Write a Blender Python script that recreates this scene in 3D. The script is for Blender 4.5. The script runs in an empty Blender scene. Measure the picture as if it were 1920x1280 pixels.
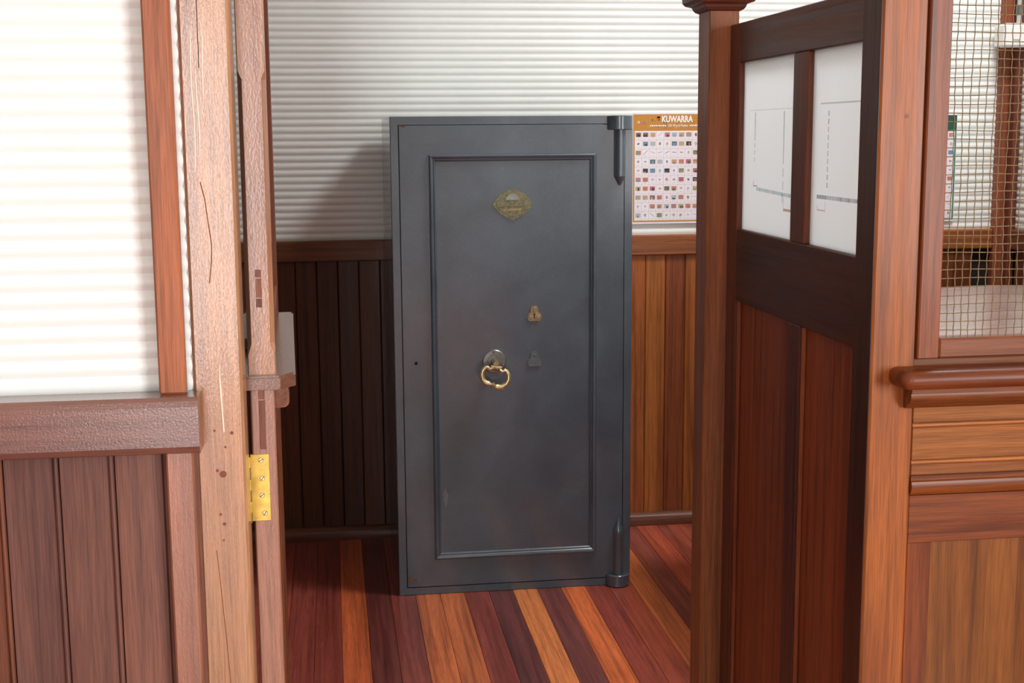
import bpy, bmesh, math, random
from mathutils import Matrix, Vector
random.seed(7)
SC = bpy.context.scene
COL = SC.collection

# ------------------------------------------------------------------ camera
yaw, pitch, roll = (math.radians(a) for a in (7.72, 8.89, 0.426))
fwd = Vector((math.sin(yaw)*math.cos(pitch), math.cos(yaw)*math.cos(pitch), -math.sin(pitch)))
rgt = Vector((math.cos(yaw), -math.sin(yaw), 0))
dwn = fwd.cross(rgt)
r2 = rgt*math.cos(roll) + dwn*math.sin(roll)
d2 = dwn*math.cos(roll) - rgt*math.sin(roll)
cam = bpy.data.cameras.new('camera'); camo = bpy.data.objects.new('camera', cam); COL.objects.link(camo)
M = Matrix((r2, -d2, -fwd)).transposed().to_4x4(); M.translation = (0, 0, 1.45)
camo.matrix_world = M
cam.sensor_width = 36; cam.lens = 2490/1920*36
cam.clip_start = 0.05
SC.camera = camo

# ------------------------------------------------------------------ world, daylight, exposure
W = bpy.data.worlds.new('world'); SC.world = W; W.use_nodes = True
W.node_tree.nodes['Background'].inputs[0].default_value = (0.75, 0.85, 1.0, 1)
W.node_tree.nodes['Background'].inputs[1].default_value = 1.0
def area(name, loc, rot, sx, sy, power, color=(1, 1, 1)):
    l = bpy.data.lights.new(name, 'AREA'); l.shape = 'RECTANGLE'; l.size = sx; l.size_y = sy
    l.energy = power; l.color = color
    o = bpy.data.objects.new(name, l); COL.objects.link(o); o.location = loc; o.rotation_euler = rot
    return o
# daylight in the big side window of the hall, right of the camera and out of frame (faces -X)
area('daylight_hall_window', (2.60, -1.50, 1.50), (0, math.radians(90), 0), 1.4, 1.9, 255, (0.985, 0.99, 1.0))
# daylight in the open front door of the hall, behind the camera (faces +Y)
area('daylight_front_door', (-0.75, -4.05, 1.22), (math.radians(90), 0, 0), 0.95, 2.3, 78, (0.985, 0.99, 1.0))
# daylight in the skylight of the office (faces down)
area('daylight_skylight', (1.85, 3.35, 3.50), (0, 0, 0), .76, .62, 66, (0.985, 0.99, 1.0))
VS = SC.view_settings
VS.view_transform = 'Standard'; VS.look = 'None'; VS.gamma = 1; VS.use_curve_mapping = False
VS.exposure = 0.03
SC.cycles.max_bounces = 8; SC.cycles.diffuse_bounces = 5; SC.cycles.glossy_bounces = 4

# ------------------------------------------------------------------ materials
def lin(c):
    return tuple(((v/255)/12.92 if v/255 <= .04045 else ((v/255+.055)/1.055)**2.4) for v in c)
def new_mat(name):
    m = bpy.data.materials.new(name); m.use_nodes = True
    return m, m.node_tree.nodes, m.node_tree.links, m.node_tree.nodes['Principled BSDF']
def mix(N, L, kind, fac, a, b):
    n = N.new('ShaderNodeMix'); n.data_type = 'RGBA'; n.blend_type = kind
    for s, v in ((0, fac), (6, a), (7, b)):
        if hasattr(v, 'is_output'): L.new(v, n.inputs[s])
        elif s == 0: n.inputs[0].default_value = v
        else: n.inputs[s].default_value = (*v, 1)
    return n.outputs[2]
def ramp(N, L, src, stops):
    r = N.new('ShaderNodeValToRGB'); e = r.color_ramp.elements
    while len(e) < len(stops): e.new(0.5)
    for k, (p, c) in enumerate(stops):
        e[k].position = p; e[k].color = (c, c, c, 1) if not isinstance(c, tuple) else (*c, 1)
    L.new(src, r.inputs[0]); return r.outputs[0]
def noise(N, L, vec, scale, detail=4, dist=0, rough=.55):
    n = N.new('ShaderNodeTexNoise'); n.inputs['Scale'].default_value = scale; n.inputs['Detail'].default_value = detail
    n.inputs['Distortion'].default_value = dist; n.inputs['Roughness'].default_value = rough
    L.new(vec, n.inputs['Vector']); return n.outputs[0]
def coords(N, L, scale, rnd=True):
    t = N.new('ShaderNodeTexCoord'); v = t.outputs['Object']
    if rnd:
        o = N.new('ShaderNodeObjectInfo'); a = N.new('ShaderNodeVectorMath'); a.operation = 'MULTIPLY_ADD'
        cb = N.new('ShaderNodeCombineXYZ')
        for k in range(3): L.new(o.outputs['Random'], cb.inputs[k])
        L.new(cb.outputs[0], a.inputs[0]); a.inputs[1].default_value = (17.3, 29.1, 11.7); L.new(v, a.inputs[2]); v = a.outputs[0]
    mp = N.new('ShaderNodeMapping'); mp.inputs['Scale'].default_value = scale
    L.new(v, mp.inputs['Vector']); return mp.outputs[0]

def wood_mat(axis, finish):
    """timber whose colour comes from the object, grain running along the axis"""
    rough, coat, crough, contrast, bump = {'satin': (.48, .10, .2, 1.3, .15), 'varnish': (.42, 1.0, .13, .8, .14),
                                   'floor': (.38, .6, .2, 1.55, .08)}[finish]
    m, N, L, B = new_mat('timber_%s_%s' % (finish, axis))
    s = [75, 75, 75]; s['xyz'.index(axis)] = 1.6
    v = coords(N, L, s)
    s2 = [330, 330, 330]; s2['xyz'.index(axis)] = 9
    v2 = coords(N, L, s2)
    s3 = [13, 13, 13]; s3['xyz'.index(axis)] = .9
    v3 = coords(N, L, s3)
    g = noise(N, L, v, 1.0, 5, .6); f = noise(N, L, v2, 1.6, 3); b = noise(N, L, v3, 1.2, 3, 1.2)
    oi = N.new('ShaderNodeObjectInfo')
    base = oi.outputs['Color']
    lo, hi = 1-.34*contrast, 1+.18*contrast
    c = mix(N, L, 'MULTIPLY', 1.0, base, ramp(N, L, g, [(.28, lo), (.5, 1.0), (.75, hi)]))
    c = mix(N, L, 'MULTIPLY', 1.0, c, ramp(N, L, f, [(.35, .74), (.6, 1.06)]))
    c = mix(N, L, 'MULTIPLY', 1.0, c, ramp(N, L, b, [(.3, (.70, .62, .62)), (.5, (1, 1, 1)), (.75, (1.12, 1.06, .98))]))
    L.new(c, B.inputs['Base Color'])
    B.inputs['Roughness'].default_value = rough
    if finish == 'satin': B.inputs['Specular IOR Level'].default_value = .3
    L.new(ramp(N, L, b, [(.3, rough-.08), (.7, rough+.12)]), B.inputs['Roughness'])
    B.inputs['Coat Weight'].default_value = coat; B.inputs['Coat Roughness'].default_value = crough
    bm = N.new('ShaderNodeBump'); bm.inputs['Strength'].default_value = bump; bm.inputs['Distance'].default_value = .002
    L.new(g if finish != 'varnish' else noise(N, L, coords(N, L, (260, 260, 260) if axis != 'z' else (300, 300, 120)), 1.2, 3, .4), bm.inputs['Height'])
    L.new(bm.outputs[0], B.inputs['Normal'])
    if finish == 'varnish': L.new(bm.outputs[0], B.inputs['Coat Normal'])
    return m
WOOD = {}
def wood(axis, finish='satin'):
    if (axis, finish) not in WOOD: WOOD[(axis, finish)] = wood_mat(axis, finish)
    return WOOD[(axis, finish)]

def plain(name, col, rough=.5, metal=0, var=.0, vscale=30, coat=0, spec=.5):
    m, N, L, B = new_mat(name)
    B.inputs['Roughness'].default_value = rough; B.inputs['Metallic'].default_value = metal
    B.inputs['Coat Weight'].default_value = coat; B.inputs['Specular IOR Level'].default_value = spec
    n = noise(N, L, coords(N, L, (vscale,)*3), 1, 4, .3)
    lo = tuple(c*(1-var) for c in lin(col)); hi = tuple(min(1, c*(1+var)) for c in lin(col))
    L.new(ramp(N, L, n, [(.3, lo), (.7, hi)]), B.inputs['Base Color'])
    return m
M_WHITE = plain('white_sheet_paint', (232, 236, 231), .42, 0, .03, 4)
M_CEIL = plain('ceiling_paint', (225, 224, 218), .7, 0, .03, 3)
M_GREYWALL = plain('grey_wall_paint', (158, 156, 150), .6, 0, .05, 3)
M_DARKGAP = plain('dark_gap', (22, 16, 14), .9)
M_BRASS = plain('aged_brass', (222, 190, 96), .42, .6, .25, 55)
M_BRASS_B = plain('polished_brass', (226, 208, 158), .3, .75, .12, 40)
M_BRASS_D = plain('dull_brass', (146, 126, 92), .45, .5, .35, 90)
M_WIRE = plain('brass_wire', (150, 134, 98), .4, .5, .2, 60)
M_STEEL = plain('grey_plated_steel', (120, 122, 118), .35, .7, .2, 60)
M_PLASTIC = plain('white_plastic', (232, 232, 228), .4)
M_CONDUIT = plain('grey_conduit', (176, 180, 178), .35)
M_PAPER = plain('white_paper', (236, 235, 238), .7)
M_ROLL = plain('pale_paper', (205, 205, 200), .6)
M_GLASS, N, L, B = new_mat('frosted_glass')
B.inputs['Base Color'].default_value = (.80, .82, .82, 1); B.inputs['Roughness'].default_value = .3
tr = N.new('ShaderNodeBsdfTranslucent'); tr.inputs[0].default_value = (.96, .99, 1.0, 1)
ms = N.new('ShaderNodeMixShader'); ms.inputs[0].default_value = .74
L.new(B.outputs[0], ms.inputs[1]); L.new(tr.outputs[0], ms.inputs[2])
L.new(ms.outputs[0], N['Material Output'].inputs[0])
# flat print: colour stored on the faces
M_PRINT, N, L, B = new_mat('print')
at = N.new('ShaderNodeAttribute'); at.attribute_name = 'ink'; L.new(at.outputs['Color'], B.inputs['Base Color'])
B.inputs['Roughness'].default_value = .55
M_PRINT_G, N, L, B = new_mat('ink_on_glass')
at = N.new('ShaderNodeAttribute'); at.attribute_name = 'ink'
tr = N.new('ShaderNodeBsdfTranslucent'); L.new(at.outputs['Color'], tr.inputs[0]); L.new(at.outputs['Color'], B.inputs['Base Color'])
ms = N.new('ShaderNodeMixShader'); ms.inputs[0].default_value = .9
L.new(B.outputs[0], ms.inputs[1]); L.new(tr.outputs[0], ms.inputs[2]); L.new(ms.outputs[0], N['Material Output'].inputs[0])
# painted steel of the safe with scuffs and rust
def safe_mat():
    m, N, L, B = new_mat('blue_grey_safe_paint')
    v = coords(N, L, (1, 1, 1), False)
    n1 = noise(N, L, v, 6, 6, .5); n2 = noise(N, L, v, 160, 3); n3 = noise(N, L, v, 2.2, 4, .4)
    c = ramp(N, L, n1, [(.3, lin((66, 77, 86))), (.7, lin((83, 95, 105)))])
    c = mix(N, L, 'MULTIPLY', 1.0, c, ramp(N, L, n2, [(.25, .88), (.75, 1.08)]))
    sp = noise(N, L, v, 75, 2)
    c = mix(N, L, 'MIX', ramp(N, L, sp, [(.745, 0.0), (.775, .5)]), c, lin((120, 116, 105)))
    L.new(c, B.inputs['Base Color'])
    L.new(ramp(N, L, n3, [(.3, .30), (.7, .46)]), B.inputs['Roughness'])
    B.inputs['Specular IOR Level'].default_value = .45
    B.inputs['Coat Weight'].default_value = .9; B.inputs['Coat Roughness'].default_value = .14
    bm = N.new('ShaderNodeBump'); bm.inputs['Strength'].default_value = .12; bm.inputs['Distance'].default_value = .002
    L.new(n2, bm.inputs['Height']); L.new(bm.outputs[0], B.inputs['Normal'])
    return m
M_SAFE = safe_mat()
M_RUST = plain('rust', (120, 74, 44), .85, 0, .4, 200)
M_SCUFF = plain('scuffed_paint', (104, 112, 118), .6, 0, .15, 80)
M_PATINA = plain('patinated_brass', (112, 108, 78), .5, .35, .4, 120)
M_BLACK = plain('black_hole', (10, 10, 10), .9)

# ------------------------------------------------------------------ mesh helpers
ORG = {}
CACHE = {}
def link(name, me, parent, center, color=None):
    o = bpy.data.objects.new(name, me); COL.objects.link(o)
    ORG[o.name] = Vector(center)
    if parent is not None:
        o.parent = parent; o.location = Vector(center) - ORG[parent.name]
    else: o.location = center
    if color is not None:
        c = lin(color)
        t = TIMBER.get(parent.name.split('.')[0], (1, 1, 1)) if parent is not None else (1, 1, 1)
        c = tuple(a*b for a, b in zip(c, t))
        o.color = (*c, 1)
    return o
# tint of the timber each piece of joinery is made of
TIMBER = {'service_counter': (.74, .68, .44), 'counter_post': (.74, .66, .44), 'wire_screen': (.76, .70, .54), 'newel_post': (.82, .74, .62),
          'wall_back': (.92, .88, .64), 'partition_screen': (1.2, 1.0, .74), 'wall_partition': (.72, .64, .58), 'door_post': (.68, .59, .42),
          'counter_gate': (.72, .65, .54), 'floor': (1.35, 1.2, 1.1)}
def thing(name, loc, label=None, cat=None, group=None, kind=None, rz=0):
    o = bpy.data.objects.new(name, None); COL.objects.link(o); o.location = loc; ORG[o.name] = Vector(loc)
    o.rotation_euler = (0, 0, rz); o.empty_display_size = .1
    return tag(o, label, cat, group, kind)
def tag(o, label=None, cat=None, group=None, kind=None):
    for k, v in (('label', label), ('category', cat), ('group', group), ('kind', kind)):
        if v: o[k] = v
    return o
def finish(bm, name, mat, smooth=False):
    bmesh.ops.recalc_face_normals(bm, faces=bm.faces)
    me = bpy.data.meshes.new(name); bm.to_mesh(me); bm.free()
    if mat is not None: me.materials.append(mat)
    if smooth:
        for p in me.polygons: p.use_smooth = True
        me.set_sharp_from_angle(angle=math.radians(40))
    return me
def box(name, x0, x1, y0, y1, z0, z1, mat, parent=None, color=None, bev=.0015):
    x0, x1 = sorted((x0, x1)); y0, y1 = sorted((y0, y1)); z0, z1 = sorted((z0, z1))
    dx, dy, dz = x1-x0, y1-y0, z1-z0
    key = ('box', round(dx, 5), round(dy, 5), round(dz, 5), mat.name, bev)
    if key not in CACHE:
        bm = bmesh.new(); bmesh.ops.create_cube(bm, size=1)
        for v in bm.verts: v.co = (v.co.x*dx, v.co.y*dy, v.co.z*dz)
        if bev: bmesh.ops.bevel(bm, geom=bm.edges[:], offset=min(bev, .4*min(dx, dy, dz)), segments=1, affect='EDGES')
        CACHE[key] = finish(bm, name, mat)
    return link(name, CACHE[key], parent, ((x0+x1)/2, (y0+y1)/2, (z0+z1)/2), color)
def prism(name, pts, axis, a0, a1, mat, parent=None, color=None, smooth=False, cache=None):
    """2D outline extruded along an axis. pts are (y,z) for x, (x,z) for y, (x,y) for z; world coordinates"""
    cu = (min(p[0] for p in pts)+max(p[0] for p in pts))/2; cv = (min(p[1] for p in pts)+max(p[1] for p in pts))/2
    h = abs(a1-a0)/2; ca = (a0+a1)/2
    def P(u, v, a): return {'x': (a, u, v), 'y': (u, a, v), 'z': (u, v, a)}[axis]
    key = ('prism', cache) if cache else None
    if key and key in CACHE: me = CACHE[key]
    else:
        bm = bmesh.new()
        A = [bm.verts.new(P(u-cu, v-cv, -h)) for u, v in pts]; Bv = [bm.verts.new(P(u-cu, v-cv, h)) for u, v in pts]
        bm.faces.new(A); bm.faces.new(Bv)
        for i in range(len(pts)):
            j = (i+1) % len(pts); bm.faces.new((A[i], A[j], Bv[j], Bv[i]))
        me = finish(bm, name, mat, smooth)
        if key: CACHE[key] = me
    return link(name, me, parent, P(cu, cv, ca), color)
def arc(cx, cy, r, a0, a1, n):
    return [(cx+r*math.cos(math.radians(a0+(a1-a0)*k/n)), cy+r*math.sin(math.radians(a0+(a1-a0)*k/n))) for k in range(n+1)]
def lathe(name, prof, center, axis, mat, parent=None, color=None, n=24, half=False):
    """prof: (radius, along) from start to end; axis x|y|z"""
    bm = bmesh.new(); rings = []
    cnt = n+1 if half else n; span = math.pi if half else 2*math.pi
    for r, a in prof:
        ring = []
        for k in range(cnt):
            t = span*k/n
            if half: t += math.pi      # bulging toward -Y
            u, v = r*math.cos(t), r*math.sin(t)
            ring.append(bm.verts.new({'z': (u, v, a), 'y': (u, a, v), 'x': (a, u, v)}[axis]))
        rings.append(ring)
    for a, b in zip(rings, rings[1:]):
        for k in range(n):
            j = (k+1) % cnt
            bm.faces.new((a[k], a[j], b[j], b[k]))
    for ring in (rings[0], rings[-1]):
        try: bm.faces.new(ring)
        except ValueError: pass
    bmesh.ops.remove_doubles(bm, verts=bm.verts, dist=1e-6)
    me = finish(bm, name, mat, True); me.set_sharp_from_angle(angle=math.radians(22))
    return link(name, me, parent, center, color)
def tube(name, pts, radii, mat, parent=None, closed=False, n=10, color=None, center=None, cache=None, ref=(0, 0, 1)):
    pts = [Vector(p) for p in pts]
    c = Vector(center) if center else sum(pts, Vector())/len(pts)
    if cache and ('tube', cache) in CACHE: return link(name, CACHE[('tube', cache)], parent, c, color)
    bm = bmesh.new(); rings = []; m = len(pts)
    ref = Vector(ref)
    for i, p in enumerate(pts):
        a = pts[(i-1) % m] if closed or i > 0 else p
        b = pts[(i+1) % m] if closed or i < m-1 else p
        t = (b-a).normalized()
        rf = ref if abs(t.dot(ref)) < .95 else Vector((0, 1, 0))
        u = t.cross(rf).normalized(); w = t.cross(u)
        r = radii[i] if isinstance(radii, (list, tuple)) else radii
        rings.append([bm.verts.new(p-c+(u*math.cos(2*math.pi*k/n)+w*math.sin(2*math.pi*k/n))*r) for k in range(n)])
    for i in range(m if closed else m-1):
        a, b = rings[i], rings[(i+1) % m]
        for k in range(n): bm.faces.new((a[k], a[(k+1) % n], b[(k+1) % n], b[k]))
    if not closed: bm.faces.new(rings[0]); bm.faces.new(rings[-1])
    me = finish(bm, name, mat, True)
    if cache: CACHE[('tube', cache)] = me
    return link(name, me, parent, c, color)
PITCH = .02477; AMP = .0018
def corrugated(name, rects, plane, pos, sign, mat, parent=None, z_ref=1.5030, amp=AMP):
    """rippled sheet: horizontal ridges; rects (a0,a1,z0,z1) in the plane; sign = direction the room lies in"""
    bm = bmesh.new()
    for a0, a1, z0, z1 in rects:
        n = max(2, int(round((z1-z0)/PITCH*8))); rows = []
        for i in range(n+1):
            z = z0+(z1-z0)*i/n
            w = abs(math.sin(math.pi*(z-z_ref)/PITCH))          # narrow valleys at z_ref + k*pitch, broad ridges between
            d = pos + sign*amp*(2*w-1)
            for_pt = [(a0, d, z), (a1, d, z)] if plane == 'y' else [(d, a0, z), (d, a1, z)]
            rows.append([bm.verts.new(p) for p in for_pt])
        for a, b in zip(rows, rows[1:]): bm.faces.new((a[0], a[1], b[1], b[0]))
    me = finish(bm, name, mat, True)
    return link(name, me, parent, (0, 0, 0) if parent is None else tuple(ORG[parent.name]*0))
def colored_quads(name, quads, parent, center, to3d, mat=None):
    """quads: (list of 2D points, colour, layer); to3d maps (u, v, layer) to world"""
    bm = bmesh.new(); ly = bm.faces.layers.int.new('k'); cols = []
    for pts, c, lay in quads:
        f = bm.faces.new([bm.verts.new(Vector(to3d(u, v, lay))-Vector(center)) for u, v in pts]); f[ly] = len(cols); cols.append(lin(c))
    me = bpy.data.meshes.new(name); bm.to_mesh(me)
    ids = [f[ly] for f in bm.faces]; bm.free()
    me.materials.append(mat or M_PRINT)
    a = me.color_attributes.new('ink', 'FLOAT_COLOR', 'CORNER')
    for p in me.polygons:
        for li in p.loop_indices: a.data[li].color = (*cols[ids[p.index]], 1)
    return link(name, me, parent, center)
def rect(u0, v0, u1, v1): return [(u0, v0), (u1, v0), (u1, v1), (u0, v1)]
def text_mesh(name, body, size, loc, mat, parent, bold=0.0, xscale=1.0):
    cu = bpy.data.curves.new(name, 'FONT'); cu.body = body; cu.size = size; cu.align_x = 'CENTER'; cu.align_y = 'CENTER'
    cu.offset = bold; cu.resolution_u = 2
    t = bpy.data.objects.new(name, cu); COL.objects.link(t)
    dg = bpy.context.evaluated_depsgraph_get(); dg.update()
    me = bpy.data.meshes.new_from_object(t.evaluated_get(dg))
    bpy.data.objects.remove(t)
    for v in me.vertices: v.co = (v.co.x*xscale, -v.co.z, v.co.y)
    me.materials.clear(); me.materials.append(mat)
    return link(name, me, parent, loc)

# ------------------------------------------------------------------ colours of the timbers
DK = (70, 40, 34); MID = (134, 78, 50); OR = (168, 100, 58); RED = (140, 72, 46)
def vary(c, a=.14):
    f = 1+random.uniform(-a, a); return tuple(min(255, max(2, v*f)) for v in c)

# ================================================================== THE SETTING
XL, XR, YF, YB, ZC = -3.0, 2.53, -4.0, 4.72, 3.45
# ---- floor
floor = box('floor', XL, XR, YF, YB+.1, -.08, -.022, M_DARKGAP, None, None, 0)
tag(floor, 'polished floor of mixed red and orange timber boards', 'floor', None, 'structure')
FB = .07835
floor_cols = {-2: (122, 52, 42), -1: (118, 48, 38), 0: (172, 82, 42), 1: (92, 40, 36), 2: (116, 50, 42), 3: (188, 100, 52), 4: (184, 98, 50),
              5: (132, 54, 42), 6: (94, 42, 40), 7: (206, 122, 62), 8: (104, 48, 44), 9: (206, 104, 48), 10: (142, 58, 44), 11: (152, 66, 46),
              12: (190, 102, 52), 13: (128, 60, 52), 14: (168, 74, 48), 15: (140, 64, 46)}
FLIFT = 12
k0 = int(math.floor(XL/FB)); k1 = int(math.ceil(XR/FB))
for k in range(k0, k1):
    c = floor_cols.get(k) or vary(random.choice([(120, 52, 42), (98, 44, 40), (150, 66, 44), (180, 92, 50), (130, 56, 44)]))
    c = tuple(.95*v+FLIFT for v in c)
    x0 = -.001+k*FB
    box('floor_board', max(x0, XL)+.0004, min(x0+FB, XR)-.0004, YF, YB+.05, -.02, 0, wood('y', 'floor'), floor, c, .0008)
# ---- ceiling
bm = bmesh.new()
for x0, x1, y0, y1 in ((XL-.1, 1.45, YF-.1, YB+.1), (2.25, XR+.1, YF-.1, YB+.1), (1.45, 2.25, YF-.1, 3.01), (1.45, 2.25, 3.69, YB+.1)):
    g = bmesh.ops.create_cube(bm, size=1)
    for v in g['verts']: v.co = ((x0+x1)/2+v.co.x*(x1-x0), (y0+y1)/2+v.co.y*(y1-y0), ZC+.04+v.co.z*.08)
ceiling = link('ceiling', finish(bm, 'ceiling', M_CEIL), None, (0, 0, 0))
tag(ceiling, 'plain white ceiling above the office', 'ceiling', None, 'structure')
# ---- back wall
wall_back = corrugated('wall_back', [(XL, XR, 1.04, ZC)], 'y', 4.7215, -1, M_WHITE)
tag(wall_back, 'white rippled iron wall behind the grey safe', 'wall', None, 'structure')
box('backing', XL, XR+.1, 4.728, 4.76, 0, ZC, M_DARKGAP, wall_back, None, 0)
RT, RB = 1.0835, 1.010
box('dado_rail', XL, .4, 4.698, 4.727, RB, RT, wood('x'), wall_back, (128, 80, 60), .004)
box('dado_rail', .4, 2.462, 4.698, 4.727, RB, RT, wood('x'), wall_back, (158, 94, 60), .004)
BP = .0742
def tg_board(parent, x0, w, yf, z0, z1, col, bead=False):
    t = .013; x1 = x0+w
    if bead:
        pts = [(x0+.0004, yf+.004), (x0+.002, yf), (x1-.0105, yf), (x1-.0085, yf+.004), (x1-.0075, yf+.0015), (x1-.005, yf), (x1-.0025, yf+.0015), (x1-.0004, yf+.004), (x1-.0004, yf+t), (x0+.0004, yf+t)]
    else:
        pts = [(x0+.0004, yf+.004), (x0+.0035, yf), (x1-.0035, yf), (x1-.0004, yf+.004), (x1-.0004, yf+t), (x0+.0004, yf+t)]
    return prism('wall_board', pts, 'z', z0, z1, wood('z'), parent, col, cache=('tg', round(w, 4), round(yf, 3), round(z1-z0, 3), bead))
back_right = {0: (168, 96, 56), 1: (172, 104, 58), 2: (140, 76, 50), 3: (168, 100, 58)}
for k in range(-9, 37):
    x = -.0549 + k*BP
    if x+BP > 2.465: break
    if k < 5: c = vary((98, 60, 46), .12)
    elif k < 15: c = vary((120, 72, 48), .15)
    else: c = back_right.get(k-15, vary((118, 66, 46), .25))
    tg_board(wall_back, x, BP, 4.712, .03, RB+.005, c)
bb = prism('baseboard_back', [(4.728, 0), (4.684, 0), (4.682, .012), (4.684, .03), (4.694, .042), (4.708, .046), (4.728, .046)], 'x', XL, 2.460, wood('x'), None, (110, 66, 48), True)
tag(bb, 'low rounded timber skirting along the back wall', 'baseboard', None, 'structure')
# ---- right wall with the tall window
HY0, HY1, HZ0, HZ1 = -2.50, -.50, .75, 2.25
wall_right = corrugated('wall_right', [(HY1, YB, 1.04, ZC), (YF, HY0, 1.04, ZC), (HY0, HY1, HZ1, ZC)], 'x', XR, -1, M_WHITE)
tag(wall_right, 'white rippled iron side wall beside the wire screen', 'wall', None, 'structure')
box('backing', XR+.006, XR+.03, YF, HY0, 0, ZC, M_DARKGAP, wall_right, None, 0)
box('backing', XR+.006, XR+.03, HY1, YB+.1, 0, ZC, M_DARKGAP, wall_right, None, 0)
box('backing', XR+.006, XR+.03, HY0, HY1, 0, HZ0, M_DARKGAP, wall_right, None, 0)
box('backing', XR+.006, XR+.03, HY0, HY1, HZ1, ZC, M_DARKGAP, wall_right, None, 0)
box('dado_rail', XR-.026, XR+.004, HY1+.06, 4.654, RB, RT, wood('y'), wall_right, (120, 70, 48), .004)
box('dado_rail', XR-.026, XR+.004, YF, HY0-.06, RB, RT, wood('y'), wall_right, (120, 70, 48), .004)
box('board_panel', XR-.01, XR+.005, HY1, 3.0, 0, RB, wood('z'), wall_right, (104, 60, 44), .002)
box('board_panel', XR-.01, XR+.005, HY0, HY1, 0, HZ0, wood('z'), wall_right, (104, 60, 44), .002)
box('board_panel', XR-.01, XR+.005, YF, HY0, 0, RB, wood('z'), wall_right, (104, 60, 44), .002)
for k in range(22):
    y0 = 3.0+k*BP
    box('wall_board', XR-.012, XR+.004, y0+.001, min(y0+BP, 4.655)-.001, 0, RB+.004, wood('z'), wall_right, vary((100, 56, 42)), .003)
win = thing('window_1', (1.85, 3.35, ZC), 'small timber-framed skylight in the office ceiling', 'window', None, 'structure')
for x in (1.43, 2.235): box('window_frame', x, x+.035, 3.0, 3.70, ZC-.02, ZC+.09, wood('y'), win, MID)
for y in (3.0, 3.665): box('window_rail', 1.465, 2.235, y, y+.035, ZC-.02, ZC+.09, wood('x'), win, MID)
win = thing('window_2', (XR, -1.5, HZ0), 'wide timber window of the hall, out of frame', 'window', None, 'structure')
for y in (HY0-.05, -1.52, HY1-.02):
    box('window_frame', XR-.02, XR+.05, y, y+.07 if y != -1.52 else y+.04, HZ0-.05, HZ1+.05, wood('z'), win, MID)
for a in ((HZ0-.05, HZ0+.02), (HZ1-.02, HZ1+.05)):
    box('window_rail', XR-.022, XR+.052, HY0-.05, HY1+.05, a[0], a[1], wood('y'), win, MID)
# corner cover strips
trim = thing('trim_1', (2.49, 4.69, 0), 'upright brown timber cover strip in the far corner behind the wire screen', 'trim', None, 'structure')
box('cover_strip', 2.462, 2.500, 4.690, 4.727, 0, ZC, wood('z'), trim, (140, 76, 52), .004)
box('cover_strip', 2.500, 2.528, 4.655, 4.722, 0, ZC, wood('z'), trim, (118, 62, 46), .004)
# ---- left and front walls of the building (behind and beside the camera)
wall_left = box('wall_left', XL-.1, XL, YF, YB+.1, 0, ZC, M_GREYWALL, None, None, 0)
tag(wall_left, 'grey side wall out of frame', 'wall', None, 'structure')
bm = bmesh.new()
for x0, x1, z0, z1 in ((XL-.1, -1.25, 0, ZC), (-.25, XR+.1, 0, ZC), (-1.25, -.25, 2.42, ZC)):
    g = bmesh.ops.create_cube(bm, size=1)
    for v in g['verts']: v.co = ((x0+x1)/2+v.co.x*(x1-x0), YF-.05+v.co.y*.1, (z0+z1)/2+v.co.z*(z1-z0))
wf = link('wall_front', finish(bm, 'wall_front', M_GREYWALL), None, (0, 0, 0))
tag(wf, 'grey wall with an open doorway behind the viewer', 'wall', None, 'structure')

# ---- near partition wall on the left (rippled iron above boards)
wp = corrugated('wall_partition', [(XL, -.2055, 1.06, ZC)], 'y', 1.9565, -1, M_WHITE, amp=.0018)
tag(wp, 'white rippled iron partition over upright brown boards at left', 'wall', None, 'structure')
box('backing', XL, -.206, 1.968, 2.02, 0, ZC, wood('z'), wp, (120, 74, 50), 0)
prism('dado_rail', [(1.953, 1.000), (1.953, 1.083), (1.903, 1.083), (1.897, 1.078), (1.895, 1.070), (1.895, 1.012), (1.899, 1.003), (1.906, 1.000)], 'x', XL, -.1945, wood('x', 'varnish'), wp, (140, 98, 86), False)
LB = .0781
for k in range(22):
    x1 = -.2449 - k*LB + LB
    if k == 0: x1 = -.2449+LB*.55
    x0 = -.2449 - k*LB
    if x0 < XL: break
    c = [(142, 98, 84), (138, 98, 86), (128, 90, 80), (124, 88, 80)][k] if k < 4 else vary((132, 82, 62))
    tg_board(wp, x0, x1-x0, 1.945, 0, 1.003, c, bead=True)
box('batten', -.2463, -.2065, 1.922, 1.946, 0, 1.0005, wood('z', 'varnish'), wp, (176, 120, 94), .003)
box('batten', -.2510, -.2135, 1.925, 1.9525, 1.083, ZC, wood('z'), wp, (188, 118, 80), .003)

# ================================================================== DOOR POST
post = thing('door_post', (-.170, 1.99, 0), 'glossy pale varnished timber post left of the brass hinge', 'post')
box('shaft', -.2050, -.1345, 1.950, 2.030, 0, ZC, wood('z', 'varnish'), post, (208, 160, 128), .004)
for (x, z, r) in ((-.176, .962, .0022), (-.168, .956, .0052), (-.163, .997, .0018), (-.174, .895, .0020), (-.169, .880, .0025), (-.171, .855, .0015), (-.178, 1.022, .0018), (-.153, 1.018, .0026)):
    lathe('knot', [(.0001, -.0004), (r, -.0004), (r, .001)], (x, 1.9500, z), 'y', plain('dark_spot', (120, 62, 38), .5) if 'dark_spot' not in bpy.data.materials else bpy.data.materials['dark_spot'], post, None, 12)
M_DRIP = plain('varnish_drip', (236, 214, 190), .25)
drip = [(-.1665, 1.12), (-.1672, 1.10), (-.1664, 1.075), (-.1655, 1.05), (-.1645, 1.02)]
tube('varnish_drip', [(x, 1.9498, z) for x, z in drip], [.0006, .0012, .0016, .0012, .0014], M_DRIP, post, n=6)
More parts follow.
